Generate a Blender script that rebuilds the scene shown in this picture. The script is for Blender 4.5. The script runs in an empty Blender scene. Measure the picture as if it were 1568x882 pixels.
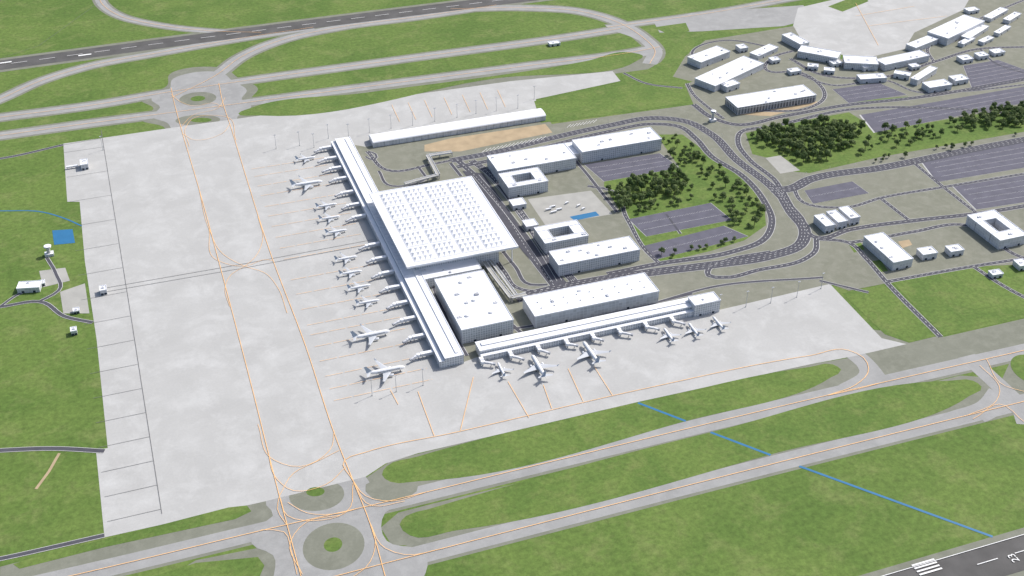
import bpy, math, random
from mathutils import Vector, Matrix, noise
from mathutils.geometry import tessellate_polygon
random.seed(7)
scene=bpy.context.scene
scene.view_settings.view_transform='Standard'; scene.view_settings.look='None'; scene.view_settings.exposure=0

# ------------------------------------------------------------------ site survey
# World: metres. X = runway heading, Y = across.  The survey points below were read off the
# aerial photograph and are converted to ground metres with the calibrated camera model.
F=1840.0; PITCH=math.radians(34.2); YAW=math.radians(19.4); H=1100.0
DIST=H/math.tan(PITCH)
FWD=Vector((math.sin(YAW),math.cos(YAW))); RGT=Vector((math.cos(YAW),-math.sin(YAW)))
CAM=-FWD*DIST
def G(u,v,z=0.0):
    dx=(u-784)/F; dy=(441-v)/F
    t=(H-z)/(math.sin(PITCH)-dy*math.cos(PITCH))
    p=CAM+RGT*(t*dx)+FWD*(t*(math.cos(PITCH)+dy*math.sin(PITCH)))
    return Vector((p.x,p.y))
cd=bpy.data.cameras.new("camera"); cam=bpy.data.objects.new("camera",cd); scene.collection.objects.link(cam)
cam.location=(CAM.x,CAM.y,H); cam.rotation_euler=(math.pi/2-PITCH,0,-YAW)
cd.sensor_width=36; cd.lens=F/1568*36; cd.clip_start=1; cd.clip_end=60000
scene.camera=cam

# ------------------------------------------------------------------ materials
def newmat(name,rough=.8,metal=0):
    m=bpy.data.materials.new(name); m.use_nodes=True
    n=m.node_tree.nodes; b=n['Principled BSDF']; b.inputs['Roughness'].default_value=rough
    b.inputs['Metallic'].default_value=metal
    b.inputs['Specular IOR Level'].default_value=.25
    return m,n,m.node_tree.links,b
def simple(name,col,rough=.8,metal=0,var=.06,scale=.05):
    m,n,l,b=newmat(name,rough,metal)
    g=n.new('ShaderNodeNewGeometry'); t=n.new('ShaderNodeTexNoise'); t.inputs['Scale'].default_value=scale; t.inputs['Detail'].default_value=6
    l.new(g.outputs['Position'],t.inputs['Vector'])
    r=n.new('ShaderNodeValToRGB'); l.new(t.outputs['Fac'],r.inputs['Fac'])
    r.color_ramp.elements[0].position=.3; r.color_ramp.elements[1].position=.7
    r.color_ramp.elements[0].color=tuple(c*(1-var) for c in col)+(1,)
    r.color_ramp.elements[1].color=tuple(min(1,c*(1+var)) for c in col)+(1,)
    l.new(r.outputs['Color'],b.inputs['Base Color'])
    return m
def multi(name,c1,c2,c3,s1,s2,s3,rough=.9,joint=0,jcol=.85,r1=(.38,.62),r2=(.45,.66),fine=(.9,1.05)):
    """large + medium + fine noise mix; optional slab joints"""
    m,n,l,b=newmat(name,rough)
    g=n.new('ShaderNodeNewGeometry')
    def nz(s,d=8,rough=.6,dist=0):
        t=n.new('ShaderNodeTexNoise'); t.inputs['Scale'].default_value=s; t.inputs['Detail'].default_value=d
        t.inputs['Roughness'].default_value=rough; t.inputs['Distortion'].default_value=dist
        l.new(g.outputs['Position'],t.inputs['Vector']); return t
    def rmp(t,a,bp):
        r=n.new('ShaderNodeMapRange'); r.inputs['From Min'].default_value=a; r.inputs['From Max'].default_value=bp
        l.new(t.outputs['Fac'],r.inputs['Value']); return r
    a=rmp(nz(s1,6,.6,.6),*r1); c=rmp(nz(s2,8,.68,.3),*r2); d=rmp(nz(s3,5,.75),.3,.7)
    m1=n.new('ShaderNodeMix'); m1.data_type='RGBA'; m1.inputs[6].default_value=c1+(1,); m1.inputs[7].default_value=c2+(1,)
    l.new(a.outputs[0],m1.inputs[0])
    m2=n.new('ShaderNodeMix'); m2.data_type='RGBA'; l.new(m1.outputs[2],m2.inputs[6]); m2.inputs[7].default_value=c3+(1,)
    l.new(c.outputs[0],m2.inputs[0])
    m3=n.new('ShaderNodeMix'); m3.data_type='RGBA'; m3.blend_type='MULTIPLY'; m3.inputs[0].default_value=1
    r3=n.new('ShaderNodeMapRange'); r3.inputs['To Min'].default_value=fine[0]; r3.inputs['To Max'].default_value=fine[1]
    l.new(d.outputs[0],r3.inputs['Value'])
    l.new(m2.outputs[2],m3.inputs[6]); l.new(r3.outputs[0],m3.inputs[7])
    out=m3.outputs[2]
    if joint:
        bt=n.new('ShaderNodeTexBrick'); bt.offset=0; bt.inputs['Scale'].default_value=.1
        bt.inputs['Brick Width'].default_value=joint*.1; bt.inputs['Row Height'].default_value=joint*.1; bt.inputs['Mortar Size'].default_value=.02
        bt.inputs['Color1'].default_value=(1,1,1,1); bt.inputs['Color2'].default_value=(.975,.975,.975,1); bt.inputs['Mortar'].default_value=(jcol,jcol,jcol,1)
        l.new(g.outputs['Position'],bt.inputs['Vector'])
        m4=n.new('ShaderNodeMix'); m4.data_type='RGBA'; m4.blend_type='MULTIPLY'; m4.inputs[0].default_value=1
        l.new(out,m4.inputs[6]); l.new(bt.outputs['Color'],m4.inputs[7]); out=m4.outputs[2]
    l.new(out,b.inputs['Base Color'])
    return m
M={}
M['grass']=multi('grass',(.092,.155,.032),(.122,.185,.042),(.180,.215,.072),.006,.018,.12,r1=(.40,.60),r2=(.50,.76),fine=(.68,1.27))
M['grass2']=multi('lawn_grass',(.096,.160,.034),(.125,.188,.043),(.165,.205,.062),.010,.03,.15,r1=(.42,.58),r2=(.50,.76),fine=(.70,1.25))
M['apron']=multi('apron_concrete',(.405,.403,.392),(.435,.433,.422),(.50,.50,.49),.012,.022,.3,joint=30,jcol=.965,r1=(.38,.62),r2=(.47,.74),fine=(.95,1.04))
M['taxi']=multi('taxiway_asphalt_light',(.285,.285,.28),(.315,.315,.31),(.345,.345,.34),.01,.04,.3,joint=60,jcol=.99,fine=(.95,1.04))
M['shoulder']=multi('shoulder_asphalt',(.18,.186,.148),(.20,.206,.166),(.225,.23,.188),.01,.05,.3,joint=60,jcol=.99,fine=(.94,1.05))
M['land']=multi('landside_paving',(.19,.194,.150),(.212,.214,.169),(.24,.24,.195),.012,.05,.3,joint=60,jcol=.99,fine=(.93,1.05))
M['plaza']=simple('plaza_paving',(.36,.355,.33),.85,var=.08)
M['sand']=simple('sand_ground',(.40,.31,.20),.95,var=.12)
M['road']=simple('road_asphalt',(.078,.078,.094),.85,var=.14,scale=.08)
M['park']=simple('parking_asphalt',(.115,.113,.143),.85,var=.12,scale=.06)
M['runway']=simple('runway_asphalt',(.100,.097,.095),.85,var=.2,scale=.03)
M['kerb']=simple('kerb_concrete',(.48,.48,.47),.8)
M['orange']=simple('orange_marking_paint',(.84,.50,.22),.7)
M['white']=simple('white_marking_paint',(.75,.75,.74),.7)
M['dark']=simple('dark_joint',(.17,.17,.17),.8)
M['blue']=simple('blue_channel',(.035,.16,.32),.35)
M['roof']=simple('white_roof',(.78,.79,.82),.6,var=.04)
M['roof2']=simple('roof_membrane',(.60,.61,.64),.7,var=.06)
M['sky_l']=simple('skylight_membrane',(.84,.84,.86),.5,var=.02)
M['metal']=simple('painted_metal',(.42,.43,.45),.5,metal=.2)
M['gray']=simple('gray_cladding',(.38,.39,.42),.6)
M['glass'],_n,_l,_b=newmat('dark_glass',.15); _b.inputs['Base Color'].default_value=(.035,.05,.07,1)
M['fus']=simple('aircraft_white_paint',(.78,.79,.81),.35,var=.03)
M['acgray']=simple('aircraft_gray_paint',(.52,.54,.57),.35)
M['tyre']=simple('black_rubber',(.03,.03,.03),.9)
M['bark']=simple('bark',(.09,.065,.045),.95)
M['tail']=simple('tail_fin_paint',(.36,.42,.50),.4)
def facade(name,glass,frame,bw,bh,ms):
    m,n,l,b=newmat(name,.35)
    uv=n.new('ShaderNodeUVMap'); bt=n.new('ShaderNodeTexBrick'); bt.offset=0
    bt.inputs['Scale'].default_value=.1; bt.inputs['Brick Width'].default_value=bw*.1; bt.inputs['Row Height'].default_value=bh*.1
    bt.inputs['Mortar Size'].default_value=ms*.1; bt.inputs['Color1'].default_value=glass+(1,)
    bt.inputs['Color2'].default_value=tuple(c*1.3 for c in glass)+(1,); bt.inputs['Mortar'].default_value=frame+(1,)
    l.new(uv.outputs[0],bt.inputs['Vector']); l.new(bt.outputs['Color'],b.inputs['Base Color'])
    return m
M['fac']=facade('glazed_facade',(.36,.38,.41),(.66,.67,.69),4,4.2,.6)
M['fac2']=facade('panel_facade',(.48,.49,.52),(.68,.69,.71),6,5,.3)
M['fac3']=facade('column_facade',(.15,.16,.18),(.62,.62,.64),7,12,.9)
def leafmat():
    m,n,l,b=newmat('foliage',.75)
    oi=n.new('ShaderNodeObjectInfo'); r=n.new('ShaderNodeValToRGB')
    r.color_ramp.elements[0].color=(.10,.155,.055,1); r.color_ramp.elements[1].color=(.19,.245,.10,1)
    l.new(oi.outputs['Random'],r.inputs['Fac'])
    g=n.new('ShaderNodeNewGeometry'); t=n.new('ShaderNodeTexNoise'); t.inputs['Scale'].default_value=.4; l.new(g.outputs['Position'],t.inputs['Vector'])
    mr=n.new('ShaderNodeMapRange'); mr.inputs['To Min'].default_value=.7; mr.inputs['To Max'].default_value=1.45; mr.inputs['From Min'].default_value=.3; mr.inputs['From Max'].default_value=.7
    l.new(t.outputs['Fac'],mr.inputs['Value'])
    mx=n.new('ShaderNodeMix'); mx.data_type='RGBA'; mx.blend_type='MULTIPLY'; mx.inputs[0].default_value=1
    l.new(r.outputs['Color'],mx.inputs[6]); l.new(mr.outputs[0],mx.inputs[7]); l.new(mx.outputs[2],b.inputs['Base Color'])
    tr=n.new('ShaderNodeBsdfTranslucent'); l.new(mx.outputs[2],tr.inputs['Color'])
    ms=n.new('ShaderNodeMixShader'); ms.inputs[0].default_value=.35; l.new(b.outputs[0],ms.inputs[1]); l.new(tr.outputs[0],ms.inputs[2])
    l.new(ms.outputs[0],n['Material Output'].inputs['Surface'])
    return m
M['leaf']=leafmat()

# ------------------------------------------------------------------ flat sheets
ZC=[0.02]
class Sheet:
    def __init__(s,name,mat): s.name=name; s.mat=mat; s.items=[]
    def poly(s,pts,smooth=False,world=False):
        w=[Vector(p) for p in pts] if world else [G(*p) for p in pts]
        if smooth: w=catmull(w,True,10)
        s.items.append(('p',w))
    def ellipse(s,u,v,ru,rv):
        c=G(u,v); rx=(G(u+ru,v)-G(u-ru,v)).length/2; ry=(G(u,v+rv)-G(u,v-rv)).length/2
        s.items.append(('p',[c+RGT*(rx*math.cos(a*math.tau/40))+FWD*(ry*math.sin(a*math.tau/40)) for a in range(40)]))
    def stroke(s,pts,w,smooth=True,world=False):
        p=[Vector(q) for q in pts] if world else [G(*q) for q in pts]
        if smooth and len(p)>2: p=catmull(p,False,10)
        s.items.append(('s',p,w))
    def dash(s,pts,w,on,off,smooth=True,world=False):
        p=[Vector(q) for q in pts] if world else [G(*q) for q in pts]
        if smooth and len(p)>2: p=catmull(p,False,6)
        cum=[0]
        for a,b in zip(p,p[1:]): cum.append(cum[-1]+(b-a).length)
        L=cum[-1]; x=0
        def at(t):
            for i in range(len(p)-1):
                if cum[i+1]>=t:
                    f=(t-cum[i])/max(1e-6,cum[i+1]-cum[i]); return p[i].lerp(p[i+1],f)
            return p[-1]
        segs=[]
        while x<L:
            segs.append((at(x),at(min(L,x+on)))); x+=on+off
        s.items.append(('d',segs,w))
    def finish(s):
        V=[];Fc=[]
        for it in s.items:
            z=ZC[0]; ZC[0]+=.003; o=len(V)
            if it[0]=='p':
                w=it[1]; V+= [(p.x,p.y,z) for p in w]
                for t in tessellate_polygon([[Vector((p.x,p.y,0)) for p in w]]): 
                    a,b,c=[w[i] for i in t]
                    cr=(b.x-a.x)*(c.y-a.y)-(b.y-a.y)*(c.x-a.x)
                    if abs(cr)<1e-6: continue
                    tt=tuple(t) if cr>0 else tuple(t)[::-1]
                    Fc.append(tuple(o+i for i in tt))
            elif it[0]=='s':
                p,w=it[1],it[2]; n=len(p)
                for i in range(n):
                    d=(p[min(n-1,i+1)]-p[max(0,i-1)]).normalized(); nn=Vector((-d.y,d.x))
                    k=w/2
                    if 0<i<n-1:
                        d1=(p[i]-p[i-1]).normalized(); c=max(.5,abs(d1.dot(d))); k/=c
                    a=p[i]+nn*k; b=p[i]-nn*k; V+=[(a.x,a.y,z),(b.x,b.y,z)]
                for i in range(n-1): Fc.append((o+2*i,o+2*i+1,o+2*i+3,o+2*i+2))
            else:
                for a,b in it[1]:
                    if (b-a).length<.1: continue
                    d=(b-a).normalized(); nn=Vector((-d.y,d.x))*it[2]/2; o=len(V)
                    for q in (a+nn,a-nn,b-nn,b+nn): V.append((q.x,q.y,z))
                    Fc.append((o,o+1,o+2,o+3))
        me=bpy.data.meshes.new(s.name); me.from_pydata(V,[],Fc); me.materials.append(M[s.mat]); me.update()
        ob=bpy.data.objects.new(s.name,me); scene.collection.objects.link(ob); return ob
def catmull(p,closed,step):
    out=[]; n=len(p)
    rng=range(n) if closed else range(n-1)
    for i in rng:
        if closed: a,b,c,d=p[i-1],p[i],p[(i+1)%n],p[(i+2)%n]
        else: a,b,c,d=p[max(0,i-1)],p[i],p[i+1],p[min(n-1,i+2)]
        L=(c-b).length; k=max(2,min(14,int(L/step)))
        def tan(x,y,z):
            l1=(y-x).length; l2=(z-y).length
            if l1<1e-6: return (z-y).normalized()
            if l2<1e-6: return (y-x).normalized()
            t=((y-x)/l1*l2+(z-y)/l2*l1)
            return t.normalized() if t.length>1e-6 else Vector((0,0))
        m1=tan(a,b,c)*L; m2=tan(b,c,d)*L
        for j in range(k):
            t=j/k; t2=t*t; t3=t2*t
            out.append(b*(2*t3-3*t2+1)+m1*(t3-2*t2+t)+c*(-2*t3+3*t2)+m2*(t3-t2))
    if not closed: out.append(p[-1])
    return out

# ground
me=bpy.data.meshes.new('grass_ground'); S=15000
me.from_pydata([(-S,-S,0),(S,-S,0),(S,S,0),(-S,S,0)],[],[(0,1,2,3)]); me.materials.append(M['grass'])
scene.collection.objects.link(bpy.data.objects.new('grass_ground',me))

shoulder=Sheet('taxiway_shoulder','shoulder'); taxi=Sheet('taxiway','taxi'); olive=Sheet('island_shoulder','shoulder')
apron=Sheet('apron','apron'); land=Sheet('landside_ground','land'); runway=Sheet('runway','runway')
grass=Sheet('grass_island','grass2'); plaza=Sheet('plaza','plaza'); sand=Sheet('sand_ground','sand'); water=Sheet('blue_channel','blue')
parkl=Sheet('parking_lot','park'); kerb=Sheet('road_kerb','kerb'); road=Sheet('road','road')
wm=Sheet('white_road_marking','white'); om=Sheet('orange_taxi_marking','orange'); dk=Sheet('apron_service_line','dark'); thr=Sheet('runway_marking','white')

T1=[(-300,976),(200,861),(430,806),(540,781),(800,718),(1068,653),(1300,598),(1568,537),(1900,462)]
T2=[(200,962),(400,912),(640,850),(1202,706),(1540,622),(1900,535)]
U1=[(-260,214),(0,180),(150,160),(260,141),(340,129),(600,93),(900,52),(950,44)]
U2=[(-260,244),(0,208),(130,190),(260,173),(350,161),(600,128),(800,102),(980,78),(1010,72)]
E1=[(-100,190),(0,152),(60,125),(130,103),(250,80),(400,54),(480,42)]
E2=[(262,150),(330,116),(370,87),(430,62),(520,42),(640,26),(760,8)]
E3=[(690,14),(800,12),(890,18),(945,34),(985,58),(1003,78),(995,98)]
E4=[(930,42),(990,34),(1100,18),(1210,-2),(1350,-25)]
E5=[(165,-60),(150,-15),(158,8),(185,25),(240,38),(330,48),(400,50)]
for p,w in ((T1,40),(T2,40),(U1,46),(U2,46),(E1,44),(E2,46),(E3,48),(E4,40),(E5,36)): shoulder.stroke(p,w)
for p,w in ((T1,30),(T2,30),(U1,32),(U2,32),(E1,30),(E2,32),(E3,34),(E4,26),(E5,24)): taxi.stroke(p,w)
shoulder.poly([(545,742),(600,705),(700,680),(1240,558),(1300,548),(1322,568),(1305,585),(640,748),(590,765),(560,760)])
shoulder.poly([(583,808),(610,785),(660,772),(1470,575),(1515,578),(1535,597),(1500,620),(640,835),(600,835)])
shoulder.poly([(0,868),(385,768),(418,762),(425,795),(390,815),(0,900)])
shoulder.poly([(230,900),(300,858),(415,835),(425,860),(420,900)])
shoulder.poly([(1560,525),(1700,500),(1700,640),(1568,612),(1530,590)])
shoulder.poly([(1290,500),(1445,516),(1800,435),(1900,420),(1900,470),(1568,532),(1350,580),(1310,545)])
shoulder.poly([(355,180),(362,165),(420,150),(980,76),(1010,80),(1000,105),(940,113),(400,185)])
shoulder.poly([(215,152),(255,132),(262,112),(340,104),(366,120),(395,136),(385,152),(405,166),(372,184),(366,192),(262,205),(250,194),(215,182),(235,167)],True)
taxi.poly([(395,806),(418,790),(407,766),(430,756),(560,730),(575,754),(620,764),(590,785),(592,828),(650,846),(640,900),(420,900),(418,850),(385,832)],True)
taxi.poly([(232,151),(258,138),(266,120),(338,111),(356,124),(378,139),(370,152),(385,163),(364,178),(362,188),(268,202),(256,188),(232,178),(245,165)],True)
taxi.stroke([(1290,530),(1318,550),(1350,588)],30); taxi.stroke([(1480,545),(1540,600),(1620,680)],30)
taxi.stroke([(1318,550),(1330,568),(1290,600)],26); taxi.stroke([(1460,640),(1510,622),(1528,600)],26); taxi.stroke([(1500,640),(1555,625),(1568,650)],20)
taxi.stroke([(940,44),(975,56),(1002,78),(975,84),(940,86)],24)
taxi.poly([(1000,32),(1060,20),(1230,8),(1245,28),(1200,40),(1075,48),(1010,50)])
olive.ellipse(485,758,42,24); olive.ellipse(511,836,47,36); olive.ellipse(303,151,28,10); olive.ellipse(303,184,34,8)
olive.poly([(560,742),(600,735),(640,744),(600,768),(585,768)],True)
apron.poly([(97,220),(275,194),(785,124),(938,109),(950,124),(820,152),(840,190),(1100,400),(1270,434),(1350,518),(1388,527),
 (1310,545),(1240,558),(975,616),(640,694),(590,710),(560,730),(405,768),(160,823),(147,690),(165,686),(148,520),(130,400),(122,309),(103,309)])
apron.poly([(1222,12),(1300,-6),(1500,-30),(1475,18),(1400,50),(1385,75),(1330,88),(1290,84),(1230,68),(1212,48)])
land.poly([(512,216),(560,225),(830,170),(845,190),(1062,160),(1048,128),(1030,118),(1050,85),(1080,62),(1215,40),(1232,70),(1300,95),(1385,75),(1400,50),(1475,15),(1500,-30),(1900,-40),(2100,300),
 (1568,405),(1490,408),(1300,445),(1270,435),(1100,475),(728,548),(690,562)])
runway_top=[(-300,141),(0,100),(360,52),(725,6),(1100,-40)]
shoulder.stroke(runway_top,80); runway.stroke(runway_top,56)
q=G(1520,825)
shoulder.poly([(q.x-2500,q.y+3),(q.x+1500,q.y+3),(q.x+1500,q.y-70),(q.x-2500,q.y-70)],world=True)
runway.poly([(q.x-2500,q.y-6),(q.x+1500,q.y-6),(q.x+1500,q.y-56),(q.x-2500,q.y-56)],world=True)
thr.stroke([(q.x-2500,q.y-7.5),(q.x+1500,q.y-7.5)],1.0,world=True)
s=G(1420,870)
for k in range(4): thr.stroke([(s.x-16,s.y+9-k*5.2),(s.x+16,s.y+9-k*5.2)],2.4,world=True)
for k in range(10): thr.stroke([(s.x+60+k*55,q.y-30),(s.x+90+k*55,q.y-30)],1.2,world=True)
thr.dash(runway_top,1.3,34,26); thr.stroke([(120,86),(140,83.4)],6,False); thr.stroke([(0,97.5),(18,95)],6,False)
# grass
grass.poly([(585,727),(592,714),(640,699),(975,618),(1240,562),(1275,558),(1288,566),(1272,578),(1050,645),(640,737),(598,738)],True)
grass.poly([(612,803),(622,790),(655,780),(1088,662),(1455,583),(1490,583),(1503,592),(1485,606),(1180,696),(700,812),(628,820)],True)
grass.poly([(20,864),(40,857),(160,826),(350,777),(378,774),(385,783),(360,795),(160,838),(30,871)])
grass.poly([(230,884),(300,862),(395,853),(405,866),(390,900),(230,905)])
grass.ellipse(483,753,14,7); grass.ellipse(510,834,14,11); grass.ellipse(303,151,11,4); grass.ellipse(308,184,16,3.5); grass.ellipse(1580,566,30,22)
grass.poly([(1290,449),(1352,436),(1438,514),(1392,525),(1355,512),(1340,498)])
grass.poly([(1365,431),(1495,406),(1600,445),(1700,440),(1700,460),(1568,487),(1445,514)])
grass.poly([(835,151),(955,130),(1045,132),(1058,156),(960,172),(850,187)])
grass.poly([(1000,42),(1050,35),(1056,48),(1025,53)],False); grass.poly([(1040,62),(1068,60),(1055,82),(1025,105),(985,110),(1012,95)])
grass.poly([(950,113),(1020,115),(1060,125),(1045,131),(960,128)])
grass.poly([(365,174),(385,165),(560,142),(900,93),(962,80),(984,85),(972,95),(760,120),(400,177)],True)
grass.poly([(1005,206),(1045,206),(1085,236),(1138,268),(1170,312),(1173,345),(1140,368),(1090,384),(1015,402),(995,392),(925,285),(925,278),(1040,256)])
grass.poly([(1142,204),(1200,190),(1300,172),(1345,200),(1480,178),(1600,155),(1700,140),(1700,175),(1568,202),(1350,240),(1240,265),(1215,263),(1180,243),(1152,236)])
grass.poly([(1300,375),(1318,371),(1324,382),(1308,387)]); grass.poly([(1335,400),(1348,398),(1360,415),(1340,418)])
grass.poly([(1295,155),(1390,148),(1394,151),(1310,161)]); grass.poly([(1268,10),(1320,-10),(1330,2),(1290,18)])
grass.poly([(818,155),(835,151),(850,186),(828,188)])
plaza.poly([(808,305),(905,292),(938,328),(835,345)]); plaza.poly([(1172,242),(1195,238),(1225,261),(1195,266)])
plaza.poly([(92,447),(130,434),(137,480),(97,480)]); plaza.poly([(60,415),(100,410),(107,430),(66,440)])
sand.poly([(690,212),(835,190),(846,203),(705,232),(650,232),(650,222)]); sand.stroke([(91,694),(75,722),(55,749)],4,False); sand.poly([(1375,370),(1392,367),(1397,375),(1382,380)])
sand.poly([(1120,175),(1230,155),(1262,156),(1180,178)])
water.poly([(80,353),(111,351),(115,372),(83,375)]); water.stroke([(-80,322),(0,323),(60,324),(100,335),(125,346)],3)
for a,b in (((977,617),(1050,645)),((1088,662),(1180,697)),((1224,714),(1520,822))): water.stroke([a,b],3.8,False)
water.poly([(872,332),(912,324),(918,330),(880,338)])
# parking
P=[[(895,252),(1010,235),(1040,257),(925,278)],[(963,336),(1088,311),(1120,337),(990,362)],[(985,377),(1108,346),(1145,362),(1003,398)],
[(1232,292),(1305,278),(1330,296),(1245,312)],[(1410,246),(1700,196),(1700,235),(1435,279)],[(1460,286),(1700,247),(1700,290),(1495,321)],
[(1318,176),(1700,110),(1720,128),(1340,203)],[(1275,137),(1345,127),(1388,145),(1300,158)],[(1475,101),(1528,92),(1600,118),(1490,139)]]
for qd in P:
    w=[G(*p) for p in qd]
    c=sum(w,Vector((0,0)))/4
    kerb.poly([c+(x-c)*1.012 for x in w],world=True); parkl.poly(w,world=True)
    a,b,c2,d=w
    n=max(2,int((d-a).length/17))
    for i in range(1,n):
        t=i/n; p0=a.lerp(d,t); p1=b.lerp(c2,t); p0,p1=p0.lerp(p1,.04),p0.lerp(p1,.96)
        wm.stroke([p0,p1],.35,False,world=True) if i%2==0 else wm.dash([p0,p1],3.2,.3,2.8,False,world=True)
    m0=a.lerp(b,.48); m1=d.lerp(c2,.48); kerb.stroke([m0,m1],2.0,False,world=True)
# roads
R=[([(690,246),(760,233),(835,214),(935,192),(1000,181),(1050,186),(1088,205),(1128,245),(1180,285),(1200,305)],18),
([(700,256),(770,242),(840,224),(935,201),(1000,190),(1040,194),(1065,212),(1090,240),(1135,268),(1170,308),(1182,340),(1168,368),(1120,386),(1010,404),(930,420)],12),
([(1195,295),(1212,325),(1232,352),(1225,375),(1180,392),(1090,406),(1000,417),(900,432),(850,442),(790,458)],21),
([(1180,290),(1205,290),(1240,275),(1350,257),(1480,231),(1700,190)],22),
([(1700,165),(1568,175),(1480,168),(1300,168),(1180,194),(1135,202),(1130,218),(1148,245),(1188,278),(1200,300)],10),
([(1062,160),(1090,180),(1120,190),(1200,178),(1290,162),(1400,150),(1568,122),(1700,100)],12),
([(1200,305),(1225,332),(1250,364),(1300,352),(1400,338),(1490,328),(1700,290)],11),
([(1250,366),(1248,385),(1230,398),(1160,414),(1110,425),(1085,422),(1085,412),(1110,400),(1180,386)],9),
([(1250,366),(1300,372),(1325,395),(1360,435),(1440,516)],8),
([(1300,372),(1345,365),(1400,355),(1480,345),(1568,395),(1700,380)],8),
([(1355,432),(1490,408),(1568,396)],7),([(1490,408),(1540,440),(1568,455),(1700,500)],7),
([(1350,305),(1395,340)],7),([(1400,250),(1440,283),(1500,330)],7),([(1215,288),(1230,310),(1290,318),(1350,303),(1455,285),(1700,245)],7),
([(900,285),(930,290),(960,335),(990,385),(1010,404)],7),([(1020,328),(1042,358)],4),
([(880,245),(895,262),(925,300),(945,325)],6),
([(1140,170),(1240,165),(1262,150),(1255,130),(1220,110),(1180,110),(1190,85),(1215,78)],8),
([(1210,90),(1260,115),(1350,118),(1430,95),(1500,75),(1568,72),(1700,65)],9),([(1220,112),(1270,130),(1360,124),(1400,140),(1470,140),(1568,130)],7),
([(1430,95),(1420,75),(1440,60),(1520,20),(1568,0)],7),([(1500,75),(1530,100),(1568,112)],6),
([(1052,128),(1062,145),(1085,165),(1108,182)],7),([(955,112),(990,128),(1045,135)],5),([(1075,100),(1060,80),(1110,62),(1180,72)],6),
([(700,245),(728,270),(775,330),(812,390),(850,440)],12),([(722,246),(745,262),(800,330),(845,395),(880,432)],14),
([(745,262),(780,300),(812,345),(835,385),(850,415)],7),
([(752,388),(775,420),(790,440),(812,446),(842,442)],7),([(770,385),(790,410),(812,436),(838,436)],6),
([(562,232),(600,262),(660,252),(690,246)],7),([(560,240),(572,245),(575,236),(564,232)],4),([(580,262),(600,285),(640,280),(660,270)],5),
([(640,255),(655,275)],5),([(690,250),(706,270)],6),
([(765,480),(800,512)],6),([(655,420),(700,520),(715,545)],5),([(745,510),(810,500),(1010,462),(1060,450)],5),
([(-60,249),(0,243),(97,222)],6),([(-60,694),(0,690),(80,687),(160,691)],7),([(-60,475),(0,470),(60,462),(100,485),(142,494)],6),([(-60,868),(0,856),(160,820)],6),
([(60,462),(90,445),(86,420),(72,395)],5),([(0,470),(30,450),(60,440)],4),([(1010,462),(1090,440),(1260,425)],5),([(1255,430),(1330,448)],5)]
for p,w in R: kerb.stroke(p,w+1.9)
for p,w in R: road.stroke(p,w)
for p,w in R:
    if w>=7 and min(x[0] for x in p)>=0: wm.dash(p,.5,5,6)
    if w>=14:
        for off in (-w/4,w/4):
            c=catmull([G(*x) for x in p],False,10); cc=[]
            for i in range(len(c)):
                d=(c[min(len(c)-1,i+1)]-c[max(0,i-1)]).normalized(); cc.append(c[i]+Vector((-d.y,d.x))*off)
            wm.dash(cc,.5,4,7,False,world=True)
road.poly([(708,262),(740,266),(795,345),(812,365),(840,400),(870,436),(850,441),(800,385)])
for k in range(3):
    wm.stroke([(724+k*9,270-k*2),(775+k*9,330-k*2),(815+k*9,385-k*2),(846+k*7,432-k)],.5)
for i in range(16):
    u=738+i*6; v=234-i*1.25; wm.stroke([(u,v),(u+8,v-6)],.9,False)
for i in range(9):
    u=868+i*5; v=196-i*.9; wm.stroke([(u,v),(u+6,v-5)],.8,False)
# orange markings
L1=[(262,135),(268,162),(277,195),(305,290),(343,430),(385,590),(428,760),(440,805),(463,890)]
L2=[(335,128),(342,160),(352,190),(376,268),(415,390),(468,530),(518,680),(541,737),(566,800),(592,890)]
for p in (L1,L2,T1,T2,U1,U2,E1,E2,E3,E4,E5): om.stroke(p,.9)
om.stroke([(541,737),(528,705),(560,693),(700,662),(985,596),(1240,545),(1300,537),(1322,548),(1330,565),(1310,590),(1270,605)],.9)
C=[[(305,290),(320,350),(345,392),(375,408),(405,418),(425,440),(440,480)],[(395,330),(402,370),(390,395),(375,408),(355,420),(345,440),(352,470)],[(320,350),(335,400),(375,408),(410,398),(418,400)],
[(262,145),(280,158),(300,163),(325,158),(342,165)],[(277,195),(300,175),(330,168),(345,150)],[(280,205),(300,215),(340,205),(352,190)],[(290,225),(285,195),(300,180),(340,178),(362,215)],
[(410,690),(425,735),(450,752),(500,742),(530,715)],[(395,650),(420,705),(460,715),(505,690),(512,660)],[(428,760),(450,725),(490,705),(520,690)],[(440,805),(425,780),(428,760)],
[(541,737),(560,760),(600,768),(650,755)],[(430,765),(440,790),(480,798),(530,785),(541,740)],[(441,770),(470,786),(510,788),(560,776)],[(463,880),(445,830),(470,800),(520,790)],[(566,800),(590,840),(620,850),(680,840)],[(566,800),(575,830),(560,870),(530,890)],[(400,812),(435,815),(445,840),(455,880)],[(541,737),(570,775),(620,768)],
[(1268,606),(1310,597),(1345,588)],[(1500,560),(1530,592),(1525,615),(1480,637)],[(1510,550),(1540,592),(1568,600)],[(1490,642),(1540,622),(1560,640),(1600,670)]]
for p in C: om.stroke(p,.65)
stands=[(468,246),(470,286),(500,318),(505,337),(515,358),(530,399),(537,421),(550,443),(563,466),(568,518),(590,573)]
vlist=[238,249,263,277,293,307,322,338,354,370,400,421,443,466,480,497,518,540,558,575]
for v in vlist:
    u2=376+(v-268)*.345
    pw=G(512+(v-222)*.51,v)
    x0=G(u2,v).x; y=pw.y
    om.dash([(x0+14,y),(pw.x-30,y)],.6,26,3,False,world=True)
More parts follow.
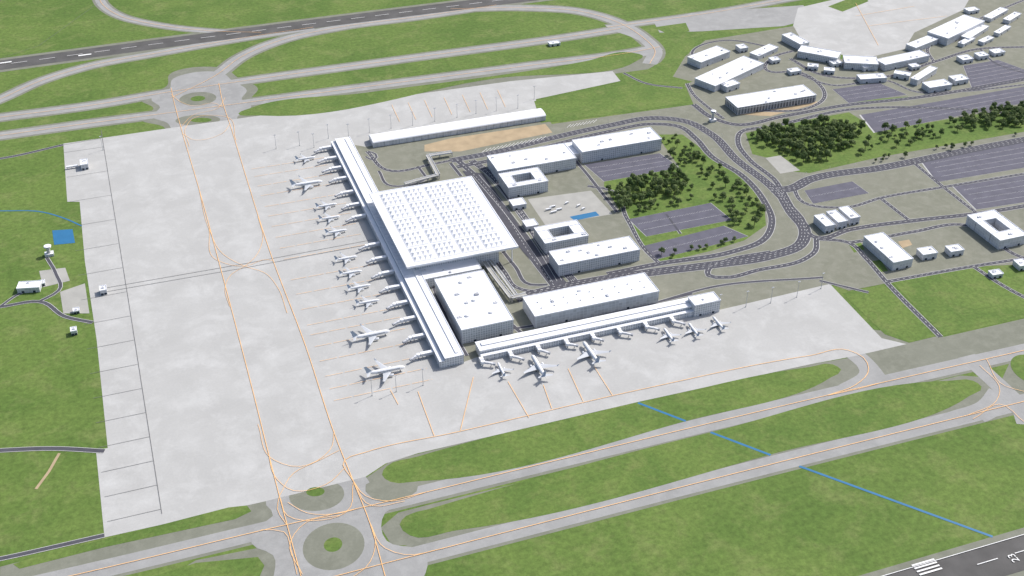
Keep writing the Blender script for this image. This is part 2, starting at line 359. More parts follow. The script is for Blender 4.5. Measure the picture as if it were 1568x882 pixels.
for a,b in (((705,660),(725,578)),((810,640),(778,585)),((845,626),(832,590)),((893,615),(870,565)),((938,606),(910,562)),((665,668),(640,600)),((610,620),(598,598))):
    om.stroke([a,b],.8,False)
for i,u in enumerate((600,625,650,680,708,735,762)):
    v=165-(u-600)*.14; om.stroke([(u,v-4),(u+12,v+22)],.7,False)
for a,b in (((1310,5),(1345,70)),((1310,25),(1400,10)),((1330,40),(1450,25))): om.stroke([a,b],.8,False)
# service lines on the apron
dk.stroke([(155,200),(200,480),(248,787)],.8,False)
for v in range(225,790,37):
    u=155+(v-200)*.158; a=G(u,v); b=G(u-52-v*.04,v+8); dk.stroke([a,(b.x,a.y)],.6,False,world=True)
dk.stroke([(163,441),(375,404),(572,367)],.8,False); dk.stroke([(163,447),(377,410),(574,373)],.8,False)
dk.stroke([(0,90),(60,70),(150,5)],.6,False); dk.stroke([(97,222),(155,212)],.8,False)
for sh in (shoulder,taxi,olive,apron,land,runway,grass,plaza,sand,water,kerb,parkl,road,dk,wm,om,thr): sh.finish()
Z0=.35
def text_mark(body,loc,size,rot):
    c=bpy.data.curves.new('runway_number','FONT'); c.body=body; c.size=size; c.materials.append(M['white'])
    o=bpy.data.objects.new('runway_number',c); o.location=(loc.x,loc.y,ZC[0]+.01); o.rotation_euler=(0,0,rot); scene.collection.objects.link(o)
text_mark('23',G(1562,860),14,math.pi/2)

# ------------------------------------------------------------------ mesh builder
class MB:
    def __init__(s): s.v=[];s.f=[];s.m=[];s.mats=[];s.sm=[]
    def mi(s,k):
        if k not in s.mats: s.mats.append(k)
        return s.mats.index(k)
    def add(s,V,Fs,mat,smooth=False):
        o=len(s.v); s.v+=[tuple(x) for x in V]; i=s.mi(mat)
        for f in Fs: s.f.append(tuple(o+k for k in f)); s.m.append(i); s.sm.append(smooth)
    def box(s,x0,x1,y0,y1,z0,z1,mat,top=None):
        V=[(x0,y0,z0),(x1,y0,z0),(x1,y1,z0),(x0,y1,z0),(x0,y0,z1),(x1,y0,z1),(x1,y1,z1),(x0,y1,z1)]
        s.add(V,[(0,1,5,4),(1,2,6,5),(2,3,7,6),(3,0,4,7),(3,2,1,0)],mat); s.add(V,[(4,5,6,7)],top or mat)
    def beam(s,a,b,w,h,mat):
        a=Vector(a);b=Vector(b);d=(b-a).normalized(); up=Vector((0,0,1))
        sd=d.cross(up); sd=sd.normalized()*w/2 if sd.length>1e-4 else Vector((w/2,0,0)); u=sd.cross(d).normalized()*h/2
        V=[a-sd-u,a+sd-u,a+sd+u,a-sd+u,b-sd-u,b+sd-u,b+sd+u,b-sd+u]
        s.add(V,[(0,1,2,3),(7,6,5,4),(0,4,5,1),(1,5,6,2),(2,6,7,3),(3,7,4,0)],mat)
    def cyl(s,a,b,r1,r2,mat,n=12,smooth=True,cap=True):
        a=Vector(a);b=Vector(b);d=(b-a).normalized(); x=d.orthogonal().normalized(); y=d.cross(x)
        V=[a+(x*math.cos(t)+y*math.sin(t))*r1 for t in [i*math.tau/n for i in range(n)]]+[b+(x*math.cos(t)+y*math.sin(t))*r2 for t in [i*math.tau/n for i in range(n)]]
        s.add(V,[(i,(i+1)%n,n+(i+1)%n,n+i) for i in range(n)],mat,smooth)
        if cap: s.add(V,[tuple(range(n,2*n)),tuple(range(n-1,-1,-1))],mat)
    def rings(s,R,mat,smooth=True):
        n=len(R[0]); V=[p for r in R for p in r]; Fs=[]
        for k in range(len(R)-1):
            for i in range(n): Fs.append((k*n+i,k*n+(i+1)%n,(k+1)*n+(i+1)%n,(k+1)*n+i))
        s.add(V,Fs,mat,smooth); s.add(V,[tuple(range(n-1,-1,-1)),tuple((len(R)-1)*n+i for i in range(n))],mat)
    def mesh(s,name):
        me=bpy.data.meshes.new(name); me.from_pydata(s.v,[],s.f)
        for k in s.mats: me.materials.append(M[k])
        me.polygons.foreach_set('material_index',s.m); me.polygons.foreach_set('use_smooth',s.sm); me.update()
        uv=me.uv_layers.new(name='UVMap')
        for p in me.polygons:
            n=p.normal
            for li in p.loop_indices:
                co=me.vertices[me.loops[li].vertex_index].co
                uv.data[li].uv=(co.x,co.y) if abs(n.z)>.7 else (co.x*abs(n.y)+co.y*abs(n.x)+.001,co.z)
        return me
def empty(name,loc,rot=0,scale=1):
    e=bpy.data.objects.new(name,None); e.location=loc; e.rotation_euler=(0,0,rot); e.scale=(scale,)*3; e.empty_display_size=5
    scene.collection.objects.link(e); return e
def child(par,name,me):
    o=bpy.data.objects.new(name,me); o.parent=par; scene.collection.objects.link(o); return o
def fit(pts,h,snap=True):
    w=[G(u,v,h+Z0) for u,v in pts]; c=sum(w,Vector((0,0)))/4
    e=((w[1]-w[0])+(w[2]-w[3])).normalized(); a=math.atan2(e.y,e.x)
    if snap and abs(a)<math.radians(12): a=0; e=Vector((1,0))
    f=Vector((-e.y,e.x))
    hx=(abs((w[1]-c).dot(e))+abs((w[2]-c).dot(e))+abs((w[0]-c).dot(e))+abs((w[3]-c).dot(e)))/4
    hy=sum(abs((x-c).dot(f)) for x in w)/4
    return c,a,hx,hy
def block(mb_w,mb_r,x0,x1,y0,y1,h,fac,par=1.0):
    mb_w.box(x0,x1,y0,y1,0,h-.8,fac); 
    mb_r.box(x0-.5,x1+.5,y0-.5,y1+.5,h-.797,h,'roof')
    t=.7
    mb_r.box(x0-.5,x1+.5,y0-.5,y0-.5+t,h+.003,h+par,'roof'); mb_r.box(x0-.5,x1+.5,y1+.5-t,y1+.5,h+.003,h+par,'roof')
    mb_r.box(x0-.5,x0-.5+t,y0+.2+.01,y1-.2-.01,h+.003,h+par,'roof'); mb_r.box(x1+.5-t,x1+.5,y0+.2+.01,y1-.2-.01,h+.003,h+par,'roof')
def building(name,pts,h,fac='fac2',snap=True,court=None,units=0,vents=0,pent=None):
    c,a,hx,hy=fit(pts,h,snap); e=empty(name,(c.x,c.y,Z0),a)
    W=MB();Rf=MB()
    if court:
        cx,cy=hx*court,hy*court
        block(W,Rf,-hx,hx,cy+.52,hy,h,fac); block(W,Rf,-hx,hx,-hy,-cy-.52,h,fac)
        block(W,Rf,-hx,-cx,-cy+.5,cy-.5,h,fac); block(W,Rf,cx,hx,-cy+.5,cy-.5,h,fac)
    else: block(W,Rf,-hx,hx,-hy,hy,h,fac)
    child(e,'walls',W.mesh('walls')); child(e,'roof',Rf.mesh('roof'))
    if units or vents:
        U=MB(); rr=random.Random(round(hx*7+hy*13))
        for i in range(units):
            ux=rr.uniform(-hx+5,hx-5); uy=(rr.uniform(-hy+4,hy-4) if not court else rr.choice((-1,1))*(hy*(1+court)/2))
            sx,sy,sz=rr.uniform(1.5,3.5),rr.uniform(1.2,2.5),rr.uniform(1.2,2.2)
            U.box(ux-sx,ux+sx,uy-sy,uy+sy,h+.02,h+sz,'roof2'); U.cyl((ux,uy,h+sz),(ux,uy,h+sz+.5),.8,.8,'gray',10)
        for i in range(vents):
            t=(i+.5)/vents*2-1
            for yy in (-.35,.25): U.cyl((t*hx*.94,yy*hy,h+.02),(t*hx*.94,yy*hy,h+1.6),1.3,1.1,'roof2',12)
        child(e,'roof_equipment',U.mesh('roof_equipment'))
    D=MB()
    for k in (-.5,.5): D.box(k*hx-2,k*hx+2,-hy-.12,-hy-.01,0.05,3.6,'glass')
    child(e,'doors',D.mesh('doors'))
    return e,c,a,hx,hy

# ---- terminal piers
HP=17
c,a,hx,hy=fit([(511,213),(539,209),(705,543),(668,552)],HP)
e=empty('terminal_pier_west',(c.x,c.y,Z0)); W=MB();R_=MB()
W.box(-hx+8,hx,-hy,hy,0,HP-1,'fac'); W.box(-hx,-hx+7.99,-hy,hy,0,HP-5,'fac')
R_.box(-hx+7.4,hx+.6,-hy-.6,hy+.6,HP-.997,HP,'roof'); R_.box(-hx-.6,-hx+7.38,-hy-.6,hy+.6,HP-4.997,HP-4.2,'roof')
R_.box(hx-11,hx-7,-hy+6,hy-6,HP+.003,HP+1.4,'roof2','roof'); R_.box(-hx+7.4,-hx+8.6,-hy,hy,HP+.003,HP+.9,'roof'); R_.box(hx-.5,hx+.6,-hy,hy,HP+.003,HP+.9,'roof')
n=int(hy*2/12)
for i in range(n+1):
    y=-hy+i*2*hy/n; W.box(-hx-.5,-hx-.02,y-.35,y+.35,0,HP-5.01,'roof')
    if i<n: R_.box(-hx+9,hx-13,y+5.6,y+6,HP+.003,HP+.2,'roof2')
child(e,'walls',W.mesh('walls')); child(e,'roof',R_.mesh('roof'))
PW=(c,hx,hy)
HS=15
c,a,hx,hy=fit([(727,523),(1056,456),(1066,468),(735,536)],HS)
e=empty('terminal_pier_south',(c.x,c.y,Z0)); W=MB();R_=MB()
W.box(-hx,hx,-hy,hy,0,HS-1,'fac'); R_.box(-hx-.6,hx+.6,-hy-.6,hy+.6,HS-.997,HS,'roof')
R_.box(-hx+6,hx-2,-hy*.15,hy*.55,HS+.003,HS+1.6,'roof2','roof')
W.box(-hx,hx,-hy-7,-hy-.02,0,HS-6,'fac'); R_.box(-hx-.5,hx+.5,-hy-7.5,-hy-.62,HS-5.997,HS-5.4,'roof')
n=int(hx*2/12)
for i in range(n+1):
    x=-hx+i*2*hx/n; W.box(x-.35,x+.35,-hy-7.5,-hy-7.02,0,HS-6.01,'roof')
child(e,'walls',W.mesh('walls')); child(e,'roof',R_.mesh('roof'))
PS=(c,hx,hy)
# terminal main hall
HM=34
c,a,hx,hy=fit([(567,297),(722,269),(793,377),(622,411)],HM)
e=empty('terminal_hall',(c.x,c.y,Z0)); W=MB();R_=MB();S_=MB()
W.box(-hx+18,hx-30,-hy+14,hy-14,0,HM-2.5,'fac')
R_.box(-hx,hx,-hy,hy,HM-2.49,HM,'roof')
for x in (-hx,hx-1.5): R_.box(x,x+1.5,-hy,hy,HM+.003,HM+1,'roof')
for y in (-hy,hy-1.5): R_.box(-hx+1.51,hx-1.51,y,y+1.5,HM+.003,HM+1,'roof')
NX,NY=4,5; mx,my=14,9
gw=(2*hx-2*mx)/NX; gh=(2*hy-2*my)/NY
for i in range(NX):
    for j in range(NY):
        gx=-hx+mx+i*gw; gy=-hy+my+j*gh
        R_.box(gx+1.8,gx+gw-1.8,gy+1.8,gy+gh-1.8,HM+.003,HM+.5,'roof2')
        nx,ny=4,3; cw=(gw-6)/nx; ch=(gh-6)/ny
        for p in range(nx):
            for r in range(ny):
                x=gx+3+(p+.5)*cw; y=gy+3+(r+.5)*ch; s_=cw*.46; t_=ch*.46; z=HM+.51
                V=[(x-s_,y-t_,z),(x+s_,y-t_,z),(x+s_,y+t_,z),(x-s_,y+t_,z),(x,y,z+4.0)]
                S_.add(V,[(0,1,4),(1,2,4),(2,3,4),(3,0,4)],'sky_l')
for j in range(8):
    y=-hy+10+j*(2*hy-20)/7
    R_.cyl((hx-8,y,0),(hx-8,y,HM-2.5),1.0,.8,'roof',10)
    for k in (-1,1): R_.beam((hx-8,y,HM-12),(hx-8+k*6,y,HM-2.6),.6,.6,'roof')
child(e,'walls',W.mesh('walls')); child(e,'roof',R_.mesh('roof')); child(e,'skylights',S_.mesh('skylights'))

B=building
PP=[(667,427),(738,415),(788,487),(706,508)]
e,c,a,hx,hy=B('terminal_processor',PP,26,'fac',units=5)
W=MB(); z_=26.02
for x,y in ((-.1,.7),(.0,-.05),(-.55,-.55),(.35,-.6)): W.cyl((x*hx,y*hy,z_),(x*hx,y*hy,z_+1.8),3.6,3.3,'roof2',20); W.cyl((x*hx,y*hy,z_+1.82),(x*hx,y*hy,z_+2.3),2.2,2.0,'roof',20)
W.box(.15*hx,.3*hx,.1*hy,.17*hy,z_,z_+2.5,'gray','gray')
child(e,'roof_vents',W.mesh('roof_vents'))
B('terminal_link_hall',[(643,412),(727,397),(738,410),(650,429)],17,'fac',units=3)
B('terminal_pier_head',[(1053,455),(1094,447),(1102,460),(1065,468)],22,'fac',units=1)
B('departures_annex',[(799,454),(989,419),(1008,446),(820,485)],22,'fac2',vents=9,units=3)
B('office_building',[(840,386),(962,362),(980,380),(858,408)],22,'fac',units=8)
B('courtyard_office_building',[(818,350),(882,336),(898,357),(838,377)],20,'fac',court=.5,units=2)
B('parking_garage',[(745,240),(862,219),(882,240),(765,264)],22,'fac',units=6)
B('hotel_building',[(877,213),(1000,196),(1010,213),(890,234)],24,'fac',units=6)
B('courtyard_hotel_building',[(765,267),(822,256),(838,274),(780,291)],22,'fac',court=.5,units=2)
B('link_building',[(862,220),(880,217),(890,234),(872,238)],14,'fac2')
B('kiosk_building',[(780,306),(800,303),(806,312),(785,316)],9,'fac2')
B('kiosk_building',[(800,338),(818,335),(824,344),(806,348)],9,'fac2')
B('cargo_hall',[(1110,150),(1225,130),(1250,142),(1135,168)],16,'fac3',units=6)
B('warehouse_building',[(1055,86),(1100,70),(1116,79),(1071,97)],15,'fac2',False,units=3)
B('warehouse_building',[(1063,120),(1140,86),(1169,97),(1096,132)],14,'fac2',False,units=5)
B('warehouse_building',[(1150,80),(1180,67),(1190,73),(1160,87)],10,'fac2',False,units=2)
B('maintenance_hangar',[(1423,48),(1480,21),(1505,34),(1449,60)],18,'fac2',False,units=4)
B('service_building',[(1327,362),(1355,355),(1394,396),(1366,404)],16,'fac2',units=3)
B('courtyard_building',[(1486,329),(1525,321),(1568,358),(1530,372)],18,'fac2',court=.45,units=2)
for k in range(3): B('apartment_building',[(1250+k*19,330-k*6),(1263+k*19,327-k*6),(1276+k*19,344-k*6),(1262+k*19,348-k*6)],14,'fac2',units=1)
for i,(u,v,wd,dp,h,sl) in enumerate([(1420,384,22,10,11,0),(1462,380,20,9,10,0),(1435,128,34,9,12,0),(1468,119,20,8,10,0),(1415,112,30,7,13,-14),(1335,117,40,7,10,4),(1382,112,24,6,10,8),
  (1412,64,34,9,12,-8),(1478,88,16,7,9,0),(1503,83,14,6,9,0),(1493,48,30,8,10,-14),(1525,20,26,7,9,-10),(1488,14,16,5,8,0),(1527,78,16,6,8,0),(1216,107,16,5,8,0),(1245,100,16,5,8,4),(1270,106,16,5,8,4),(1440,45,10,4,8,0),(1186,90,12,5,8,0),(1118,128,20,7,12,-3),(1136,71,12,6,10,0),(1525,417,16,7,7,0),(1564,402,14,10,9,0),(1330,100,20,5,9,0),(1480,62,18,5,8,-6),(1550,25,18,6,9,-8),(1400,100,12,5,8,0),(1280,95,14,5,8,0),(1360,90,14,4,8,0),(1510,60,16,5,8,-5),(1535,45,18,5,8,-8)]):
    s=-.16*wd+sl; B('utility_building',[(u-wd/2-dp*.35,v-dp/2-s/2),(u+wd/2-dp*.35,v-dp/2+s/2),(u+wd/2+dp*.35,v+dp/2+s/2),(u-wd/2+dp*.35,v+dp/2-s/2)],h,'fac2',False,units=1+i%2)
for q4 in ([(1205,51),(1217,49),(1232,66),(1219,70)],[(1222,68),(1280,79),(1290,90),(1228,80)],[(1288,84),(1342,88),(1345,98),(1297,97)],[(1345,90),(1412,77),(1420,85),(1352,101)]):
    B('old_terminal_wing',q4,15,'fac',False,units=2)
for u,v,h,wd,dp in ((128,248,11,11,8),(157,441,9,10,7),(44,436,9,34,10),(112,504,8,9,6),(116,474,5,9,5),(62,432,5,12,5),(848,65,6,16,4)):
    building('field_hut' if wd<20 else 'operations_building',[(u-wd/2,v-dp/2+1),(u+wd/2,v-dp/2-1),(u+wd/2+1,v+dp/2-1),(u-wd/2+1,v+dp/2+1)],h,'fac2',units=1)
p_=G(110,258); e=empty('covered_walkway',(p_.x,p_.y,Z0)); W=MB()
W.box(-9,12,-2,2,3,5.5,'roof2','roof'); 
for x in (-7,0,8): W.box(x-.4,x+.4,-1.4,1.4,0,2.99,'gray')
child(e,'walkway',W.mesh('walkway'))
# north long pier with vaulted roof
c,a,hx,hy=fit([(565,207),(826,163),(832,172),(574,221)],13); e=empty('baggage_hall',(c.x,c.y,Z0)); W=MB()
W.box(-hx,hx,-hy,hy,0,10,'fac2')
prof=[(-hy-.5,10.003)]+[(-hy*math.cos(t)*1.02,10.2+4.5*math.sin(t)) for t in [i*math.pi/10 for i in range(11)]]+[(hy+.5,10.003)]
W.rings([[(x,y,z) for y,z in prof] for x in (-hx-.5,hx+.5)],'roof',False)
for i in range(24):
    x=-hx+ (i+.5)*2*hx/24; W.box(x-.3,x+.3,-hy-.5,-hy-.02,0,9.9,'gray')
child(e,'body',W.mesh('body'))
# forecourt viaducts
def viaduct(pts,wd,z):
    w=[G(u,v,z) for u,v in pts]; e=empty('elevated_roadway',(w[0].x,w[0].y,Z0)); D=MB()
    for a,b in zip(w,w[1:]):
        A=Vector((a.x-w[0].x,a.y-w[0].y,z)); Bv=Vector((b.x-w[0].x,b.y-w[0].y,z)); d=(Bv-A).normalized(); s=Vector((-d.y,d.x,0))*wd/2
        D.beam(A,Bv,wd,1.2,'plaza'); D.beam(A+s+Vector((0,0,1.2)),Bv+s+Vector((0,0,1.2)),.5,1.1,'roof'); D.beam(A-s+Vector((0,0,1.2)),Bv-s+Vector((0,0,1.2)),.5,1.1,'roof')
        n=max(1,int((Bv-A).length/18))
        for i in range(n+1):
            q_=A.lerp(Bv,i/n)
            for k in (-.7,.7):
                t_=q_+s*k; D.cyl((t_.x,t_.y,0),(t_.x,t_.y,t_.z-.6),.6,.6,'kerb',8)
        z-=.02
    child(e,'deck',D.mesh('deck'))
viaduct([(692,233),(654,239)],8,8); viaduct([(655,238),(671,268),(640,276),(620,282)],7,8.1)
viaduct([(738,396),(758,424),(783,456),(806,451)],7,8); viaduct([(746,392),(790,452)],5,8.2)
# control towers
def tower(name,u,v,h,s=1):
    p=G(u,v); e=empty(name,(p.x,p.y,Z0)); T=MB(); 
    T.cyl((0,0,5.02),(0,0,h*.78),4*s,3*s,'kerb',20); T.cyl((0,0,h*.78),(0,0,h*.84),3*s,6.5*s,'roof',20); T.cyl((0,0,h*.84),(0,0,h*.88),6.5*s,6.5*s,'roof',20)
    T.cyl((0,0,h*.882),(0,0,h*.97),5.2*s,6.4*s,'glass',16,False); T.cyl((0,0,h*.972),(0,0,h),6.9*s,6.2*s,'roof',20); T.cyl((0,0,h),(0,0,h+4),.25,.1,'metal',6)
    T.box(-8*s,8*s,-6*s,6*s,0,5,'fac2','roof')
    child(e,'tower_body',T.mesh('tower_body'))
tower('control_tower',76,391,19,.9); tower('control_tower',1091,186,24,.8)

# ------------------------------------------------------------------ airliner
def airliner_meshes():
    parts={}
    f=MB(); R=2.0; L=37.5
    st=[(0,.06,-.5),(.5,.32,-.45),(1.3,.58,-.32),(2.6,.82,-.15),(4.2,.97,-.03),(5.5,1,0),(24,1,0),(27,.95,.1),(30,.78,.4),(33,.5,.85),(35.5,.26,1.15),(37.5,.08,1.35)]
    n=20; rings=[]
    for x,r,z in st: rings.append([(L/2-x,math.cos(t)*R*r,4.2+z+math.sin(t)*R*r*1.04) for t in [i*math.tau/n for i in range(n)]])
    f.rings(rings,'fus'); parts['fuselage']=f
    g=MB()
    for sd in (-1,1):
        g.beam((L/2-5.5,sd*2.0,4.75),(L/2-26,sd*2.0,4.75),.06,.4,'glass')
    g.beam((L/2-2.3,-.9,5.15),(L/2-2.3,.9,5.15),.7,.5,'glass'); parts['windows']=g
    def wing(mb,secs,mat):
        def sec(xl,xt,y,z,t):
            c=xl-xt; return [(xl,y,z),(xl-.08*c,y,z+t*.7),(xl-.35*c,y,z+t),(xl-.7*c,y,z+t*.55),(xt,y,z+.02),(xt+.3*c,y,z-t*.35),(xl-.3*c,y,z-t*.6),(xl-.06*c,y,z-t*.45)]
        mb.rings([sec(*t) for t in secs],mat,False)
    for sd,nm in ((-1,'right'),(1,'left')):
        w=MB(); wing(w,[(6.2,-2.6,sd*1.2,3.0,.5),(2.9,-3.2,sd*6,3.45,.36),(-4.0,-5.7,sd*16.4,4.6,.14)],'acgray')
        w.rings([[(-4.0,sd*16.4,4.6),(-5.7,sd*16.4,4.6),(-5.7,sd*16.6,4.65),(-4.0,sd*16.6,4.65)],[(-5.6,sd*17.2,7.0),(-6.5,sd*17.2,7.0),(-6.5,sd*17.3,7.0),(-5.6,sd*17.3,7.0)]],'fus',False)
        parts['wing_'+nm]=w
        t=MB(); wing(t,[(-13.2,-17.0,sd*.5,5.4,.22),(-16.4,-18.2,sd*6.9,5.9,.1)],'acgray'); parts['stabilizer_'+nm]=t
        en=MB(); y=sd*5.6
        rr=[(6.6,.86),(6.3,1.0),(5.2,1.08),(3.6,1.0),(2.4,.72),(1.4,.4)]
        en.rings([[(x,y+math.cos(a_)*r,2.05+math.sin(a_)*r) for a_ in [i*math.tau/16 for i in range(16)]] for x,r in rr],'fus')
        en.cyl((6.66,y,2.05),(6.61,y,2.05),.8,.8,'tyre',16); en.beam((4.6,y,3.1),(0.5,y,3.3),.35,.7,'fus'); parts['engine_'+nm]=en
    v=MB()
    def vs(z,xl,xt,t): return [(xl,0,z),(xl*.6+xt*.4,t,z),(xt,0,z),(xl*.6+xt*.4,-t,z)]
    v.rings([vs(5.6,-10.8,-17.2,.3),vs(7.0,-12.4,-17.5,.26),vs(12.4,-16.6,-19.2,.12)],'tail',False); parts['tail_fin']=v
    l=MB()
    for x,y in ((14,0),(-1.2,2.8),(-1.2,-2.8)):
        l.cyl((x,y,.5),(x,y,2.8),.16,.2,'metal',8)
        for k in (-.35,.35): l.cyl((x,y+k-.14,.52),(x,y+k+.14,.52),.52,.52,'tyre',14)
    parts['landing_gear']=l
    return {k:m.mesh('airliner_'+k) for k,m in parts.items()}
AM=airliner_meshes()
def airliner(u,v,ang,s):
    p=G(u,v); e=empty('airliner',(p.x,p.y,Z0),ang,s)
    for k,m in AM.items(): child(e,k,m)
big=1.62
for (u,v) in stands:
    s=big if (u,v) in ((470,286),(568,518),(590,573)) else 1.05
    airliner(u,v,math.radians(random.uniform(-1.5,1.5)),s)
for u,v,s in ((768,570,1.0),(825,567,big),(905,546,big),(1024,517,1.05),(1062,509,1.05),(1100,499,1.05)): airliner(u,v,math.pi/2+math.radians(random.uniform(-2,2)),s)

# ------------------------------------------------------------------ jet bridges
def jetbridge(x,y,ang,sk,l1=20,l2=20):
    e=empty('jet_bridge',(x,y,Z0),ang); m=MB()   # local +x points away from the pier
    m.box(0,l1,-3,3,5,9.6,'roof2','roof'); 
    for k in (l1*.35,l1*.85): m.box(k-.6,k+.6,-1.6,1.6,0,4.99,'kerb')
    child(e,'fixed_link',m.mesh('fixed_link')); m=MB()
    m.cyl((l1+3,0,4.6),(l1+3,0,9),3.2,3.2,'roof',16); m.cyl((l1+3,0,0),(l1+3,0,4.6),1,1,'gray',10); child(e,'rotunda',m.mesh('rotunda')); m=MB()
    d=Vector((math.cos(sk),math.sin(sk),0)); a=Vector((l1+3,0,6.6))+d*3.0; b=a+d*l2*.55; c=b+d*l2*.5-Vector((0,0,.8))
    m.beam(a,b,3.4,3.2,'roof2'); m.beam(b,c,2.8,2.6,'roof2'); child(e,'tunnel',m.mesh('tunnel')); m=MB()
    m.beam(c,c+d*3.0,3.8,3.3,'gray'); q_=b+d*l2*.2
    sd=Vector((-d.y,d.x,0))
    for k in (-1.6,1.6):
        w_=q_+sd*k; m.cyl((w_.x,w_.y,.5),(w_.x,w_.y,5),.25,.25,'metal',8); t=sd*.2; m.cyl((w_.x-t.x,w_.y-t.y,.55),(w_.x+t.x,w_.y+t.y,.55),.55,.55,'tyre',12)
    child(e,'cab_and_bogie',m.mesh('cab_and_bogie'))
c,hx,hy=PW
for v in (231,247,262,278,299,318,336,379,400,422,444,468,492,519,545):
    y=G(500+(v-225)*.51,v).y
    jetbridge(c.x-hx-.5,y,math.pi,math.radians(random.uniform(14,28)),20,random.uniform(7,12))
c,hx,hy=PS
for u,v in ((737,556),(780,545),(822,535),(865,526),(905,517),(945,508),(985,499),(1025,490)):
    jetbridge(G(u,v).x,c.y-hy-7.5,-math.pi/2,math.radians(random.uniform(45,62)),7,random.uniform(9,14))

# ------------------------------------------------------------------ service vehicles
def bus_mesh(L,W,Hh,cab):
    m=MB(); m.box(-L/2,L/2-cab,-W/2,W/2,.55,Hh,'fus'); m.box(L/2-cab+.05,L/2,-W/2+.05,W/2-.05,.5,Hh*.82,'roof2')
    m.box(L/2+.01,L/2+.06,-W/2+.3,W/2-.3,Hh*.45,Hh*.76,'glass')
    for sd in (-1,1):
        m.box(-L/2+.6,L/2-cab-.4,sd*W/2-.03+sd*.04,sd*W/2+.03+sd*.04,Hh*.5,Hh*.78,'glass')
        for x in (-L*.32,L*.33): m.cyl((x,sd*(W/2-.3),.5),(x,sd*(W/2+.02),.5),.5,.5,'tyre',12)
    return m.mesh('vehicle')
BM=bus_mesh(12,2.6,3.1,.8); TMh=bus_mesh(8,2.5,3.2,2.0)
def veh(name,me,p,a):
    o=bpy.data.objects.new(name,me); o.location=(p.x,p.y,Z0+.45); o.rotation_euler=(0,0,a); scene.collection.objects.link(o)
for u,v in ((840,322),(848,326),(856,322),(846,318)): veh('bus',BM,G(u,v),.1)
for u,v in ((886,316),(893,321),(868,312)): veh('box_truck',TMh,G(u,v),.4)

# ------------------------------------------------------------------ light masts
mm=MB(); mm.cyl((0,0,0),(0,0,30),.45,.25,'metal',8); mm.box(-2.2,2.2,-.4,.4,29.2,30.4,'gray'); 
for k in (-1.6,-.5,.6,1.7): mm.box(k-.4,k+.4,-.9,-.42,29.3,30.2,'fus')
mm.cyl((0,0,0),(0,0,.8),1,1,'kerb',8); mme=mm.mesh('light_mast')
for u,v in ((423,228),(459,223),(481,226),(503,212),(534,211),(566,203),(599,197),(632,192),(666,186),(700,180),(729,174),(760,170),(793,166),(818,152),(1101,475),(1142,470),(1180,464),(1220,455),(1257,442),(570,606),(607,600),(648,590),(158,230)):
    p=G(u,v); o=bpy.data.objects.new('light_mast',mme); o.location=(p.x,p.y,Z0); scene.collection.objects.link(o)
lm=MB(); lm.cyl((0,0,0),(0,0,10),.16,.1,'metal',6); lm.beam((0,0,10),(2.2,0,10.3),.15,.15,'metal'); lm.box(1.8,3.2,-.25,.25,10.15,10.4,'gray'); lme=lm.mesh('street_lamp')
for p,w in R[:4]:
    c_=catmull([G(*x) for x in p],False,12)
    acc=0
    for a,b in zip(c_,c_[1:]):
        acc+=(b-a).length
        if acc>42:
            acc=0; d=(b-a).normalized(); n_=Vector((-d.y,d.x)); q_=b+n_*(w/2+2)
            o=bpy.data.objects.new('street_lamp',lme); o.location=(q_.x,q_.y,Z0); o.rotation_euler=(0,0,math.atan2(-n_.y,-n_.x)); scene.collection.objects.link(o)

# ------------------------------------------------------------------ trees
def tree_mesh(seed):
    r=random.Random(seed); m=MB(); hT=r.uniform(12,15)
    m.cyl((0,0,0),(0,0,hT*.55),.5,.25,'bark',8)
    cl=[]
    for i in range(11):
        a=i*2.4+r.uniform(-.4,.4); k=r.uniform(.35,1); rad=(4.4 if i<7 else 2.4)*k; z=hT*(.45+.4*r.random()) if i<7 else hT*r.uniform(.75,.95)
        cl.append(Vector((math.cos(a)*rad,math.sin(a)*rad,z)))
        m.cyl((0,0,hT*r.uniform(.28,.5)),tuple(cl[-1]),.16,.05,'bark',5,cap=False)
    for c in cl:
        R0=r.uniform(2.0,3.1)
        V=[];Fs=[]
        for k in range(85):
            d=Vector((r.gauss(0,1),r.gauss(0,1),r.gauss(0,.9))).normalized()
            p=c+d*R0*r.uniform(.75,1.05); nrm=(d+Vector((r.uniform(-.3,.3),r.uniform(-.3,.3),r.uniform(-.1,.4)))).normalized()
            x=nrm.orthogonal().normalized(); y=nrm.cross(x); s=r.uniform(.5,.95); t=r.uniform(0,math.tau); x,y=x*math.cos(t)+y*math.sin(t),y*math.cos(t)-x*math.sin(t)
            o=len(V); V+=[p-x*s,p-y*s*.7,p+x*s,p+y*s*.7]; Fs.append((o,o+1,o+2,o+3))
        m.add(V,Fs,'leaf')
    return m.mesh('broadleaf_tree')
TM=[tree_mesh(i) for i in range(6)]
placed=[]
def tree(p,s):
    for q_ in placed:
        if (q_-p).length<9.5: return False
    placed.append(p)
    o=bpy.data.objects.new('broadleaf_tree',random.choice(TM)); o.location=(p.x,p.y,Z0); o.rotation_euler=(0,0,random.uniform(0,6.28)); o.scale=(s*random.uniform(.9,1.1),s*random.uniform(.9,1.1),s*random.uniform(.85,1.15)); scene.collection.objects.link(o); return True
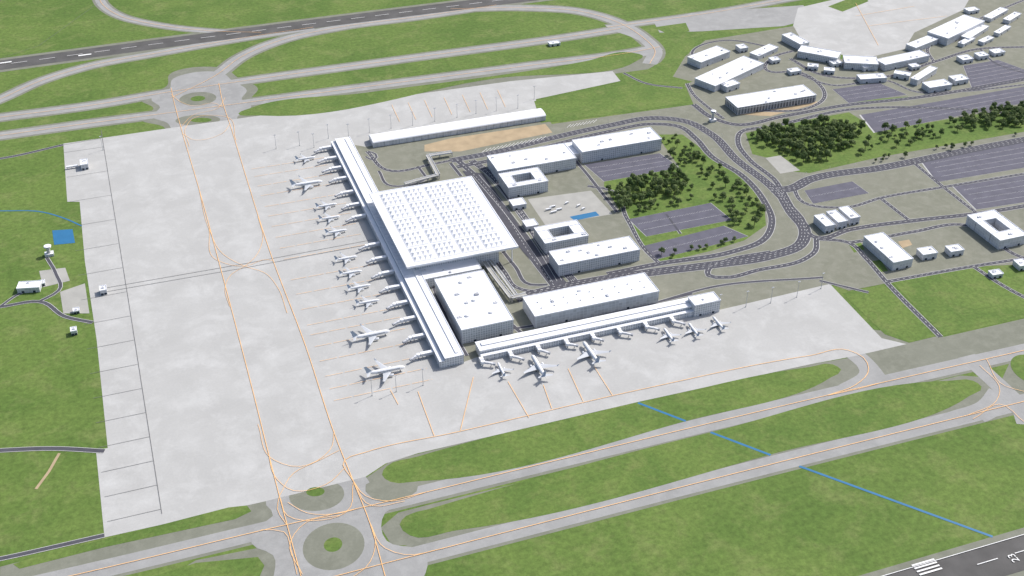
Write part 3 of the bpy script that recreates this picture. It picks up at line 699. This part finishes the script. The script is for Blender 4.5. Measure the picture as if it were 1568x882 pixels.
def scatter(poly,n,s0=.75,s1=1.3):
    w=[G(*p) for p in poly]; xs=[p.x for p in w]; ys=[p.y for p in w]; k=0;tr=0
    while k<n and tr<n*25:
        tr+=1; p=Vector((random.uniform(min(xs),max(xs)),random.uniform(min(ys),max(ys))))
        ins=False
        for i in range(len(w)):
            a,b=w[i],w[i-1]
            if (a.y>p.y)!=(b.y>p.y) and p.x<(b.x-a.x)*(p.y-a.y)/(b.y-a.y)+a.x: ins=not ins
        if ins and tree(p,random.uniform(s0,s1)): k+=1
scatter([(1146,212),(1195,198),(1290,185),(1320,200),(1310,225),(1260,250),(1230,250),(1195,232)],115,.8,1.55)
scatter([(1320,205),(1480,180),(1500,195),(1350,232),(1315,240)],34,.6,1.25)
scatter([(1470,178),(1560,163),(1640,150),(1640,175),(1560,195),(1480,200)],78,.8,1.5)
scatter([(928,292),(1030,262),(1060,290),(950,325)],56,.8,1.45)
scatter([(1010,208),(1040,208),(1075,240),(1050,255),(1025,240)],20,.6,1.15)
scatter([(1085,285),(1130,275),(1168,320),(1170,345),(1130,355),(1095,310)],34,.6,1.25)
scatter([(1060,245),(1100,255),(1120,275),(1080,280)],10,.6,1.1)
scatter([(1000,388),(1070,375),(1130,368),(1020,400)],9,.6,1); scatter([(1330,245),(1568,205),(1640,192),(1640,198),(1340,250)],16,.5,.9)
scatter([(950,320),(1060,300),(1060,308),(965,332)],10,.6,1.1)

# ------------------------------------------------------------------ light
SE=math.radians(48); sx,sy=-.95,-.30; k=math.hypot(sx,sy); sx/=k; sy/=k
ld=bpy.data.lights.new('sun','SUN'); ld.energy=4.1; ld.angle=math.radians(.6); ld.color=(1,.97,.92)
lo=bpy.data.objects.new('sun',ld); scene.collection.objects.link(lo)
lo.rotation_euler=Vector((sx*math.cos(SE),sy*math.cos(SE),-math.sin(SE))).to_track_quat('-Z','Y').to_euler()
wd=bpy.data.worlds.new('World'); scene.world=wd; wd.use_nodes=True; nt=wd.node_tree
bg=nt.nodes['Background']; sk=nt.nodes.new('ShaderNodeTexSky'); sk.sky_type='NISHITA'; sk.sun_disc=False
sk.sun_elevation=SE; sk.sun_rotation=math.atan2(-sx,-sy); sk.dust_density=3; sk.air_density=1
nt.links.new(sk.outputs[0],bg.inputs[0]); bg.inputs[1].default_value=.15
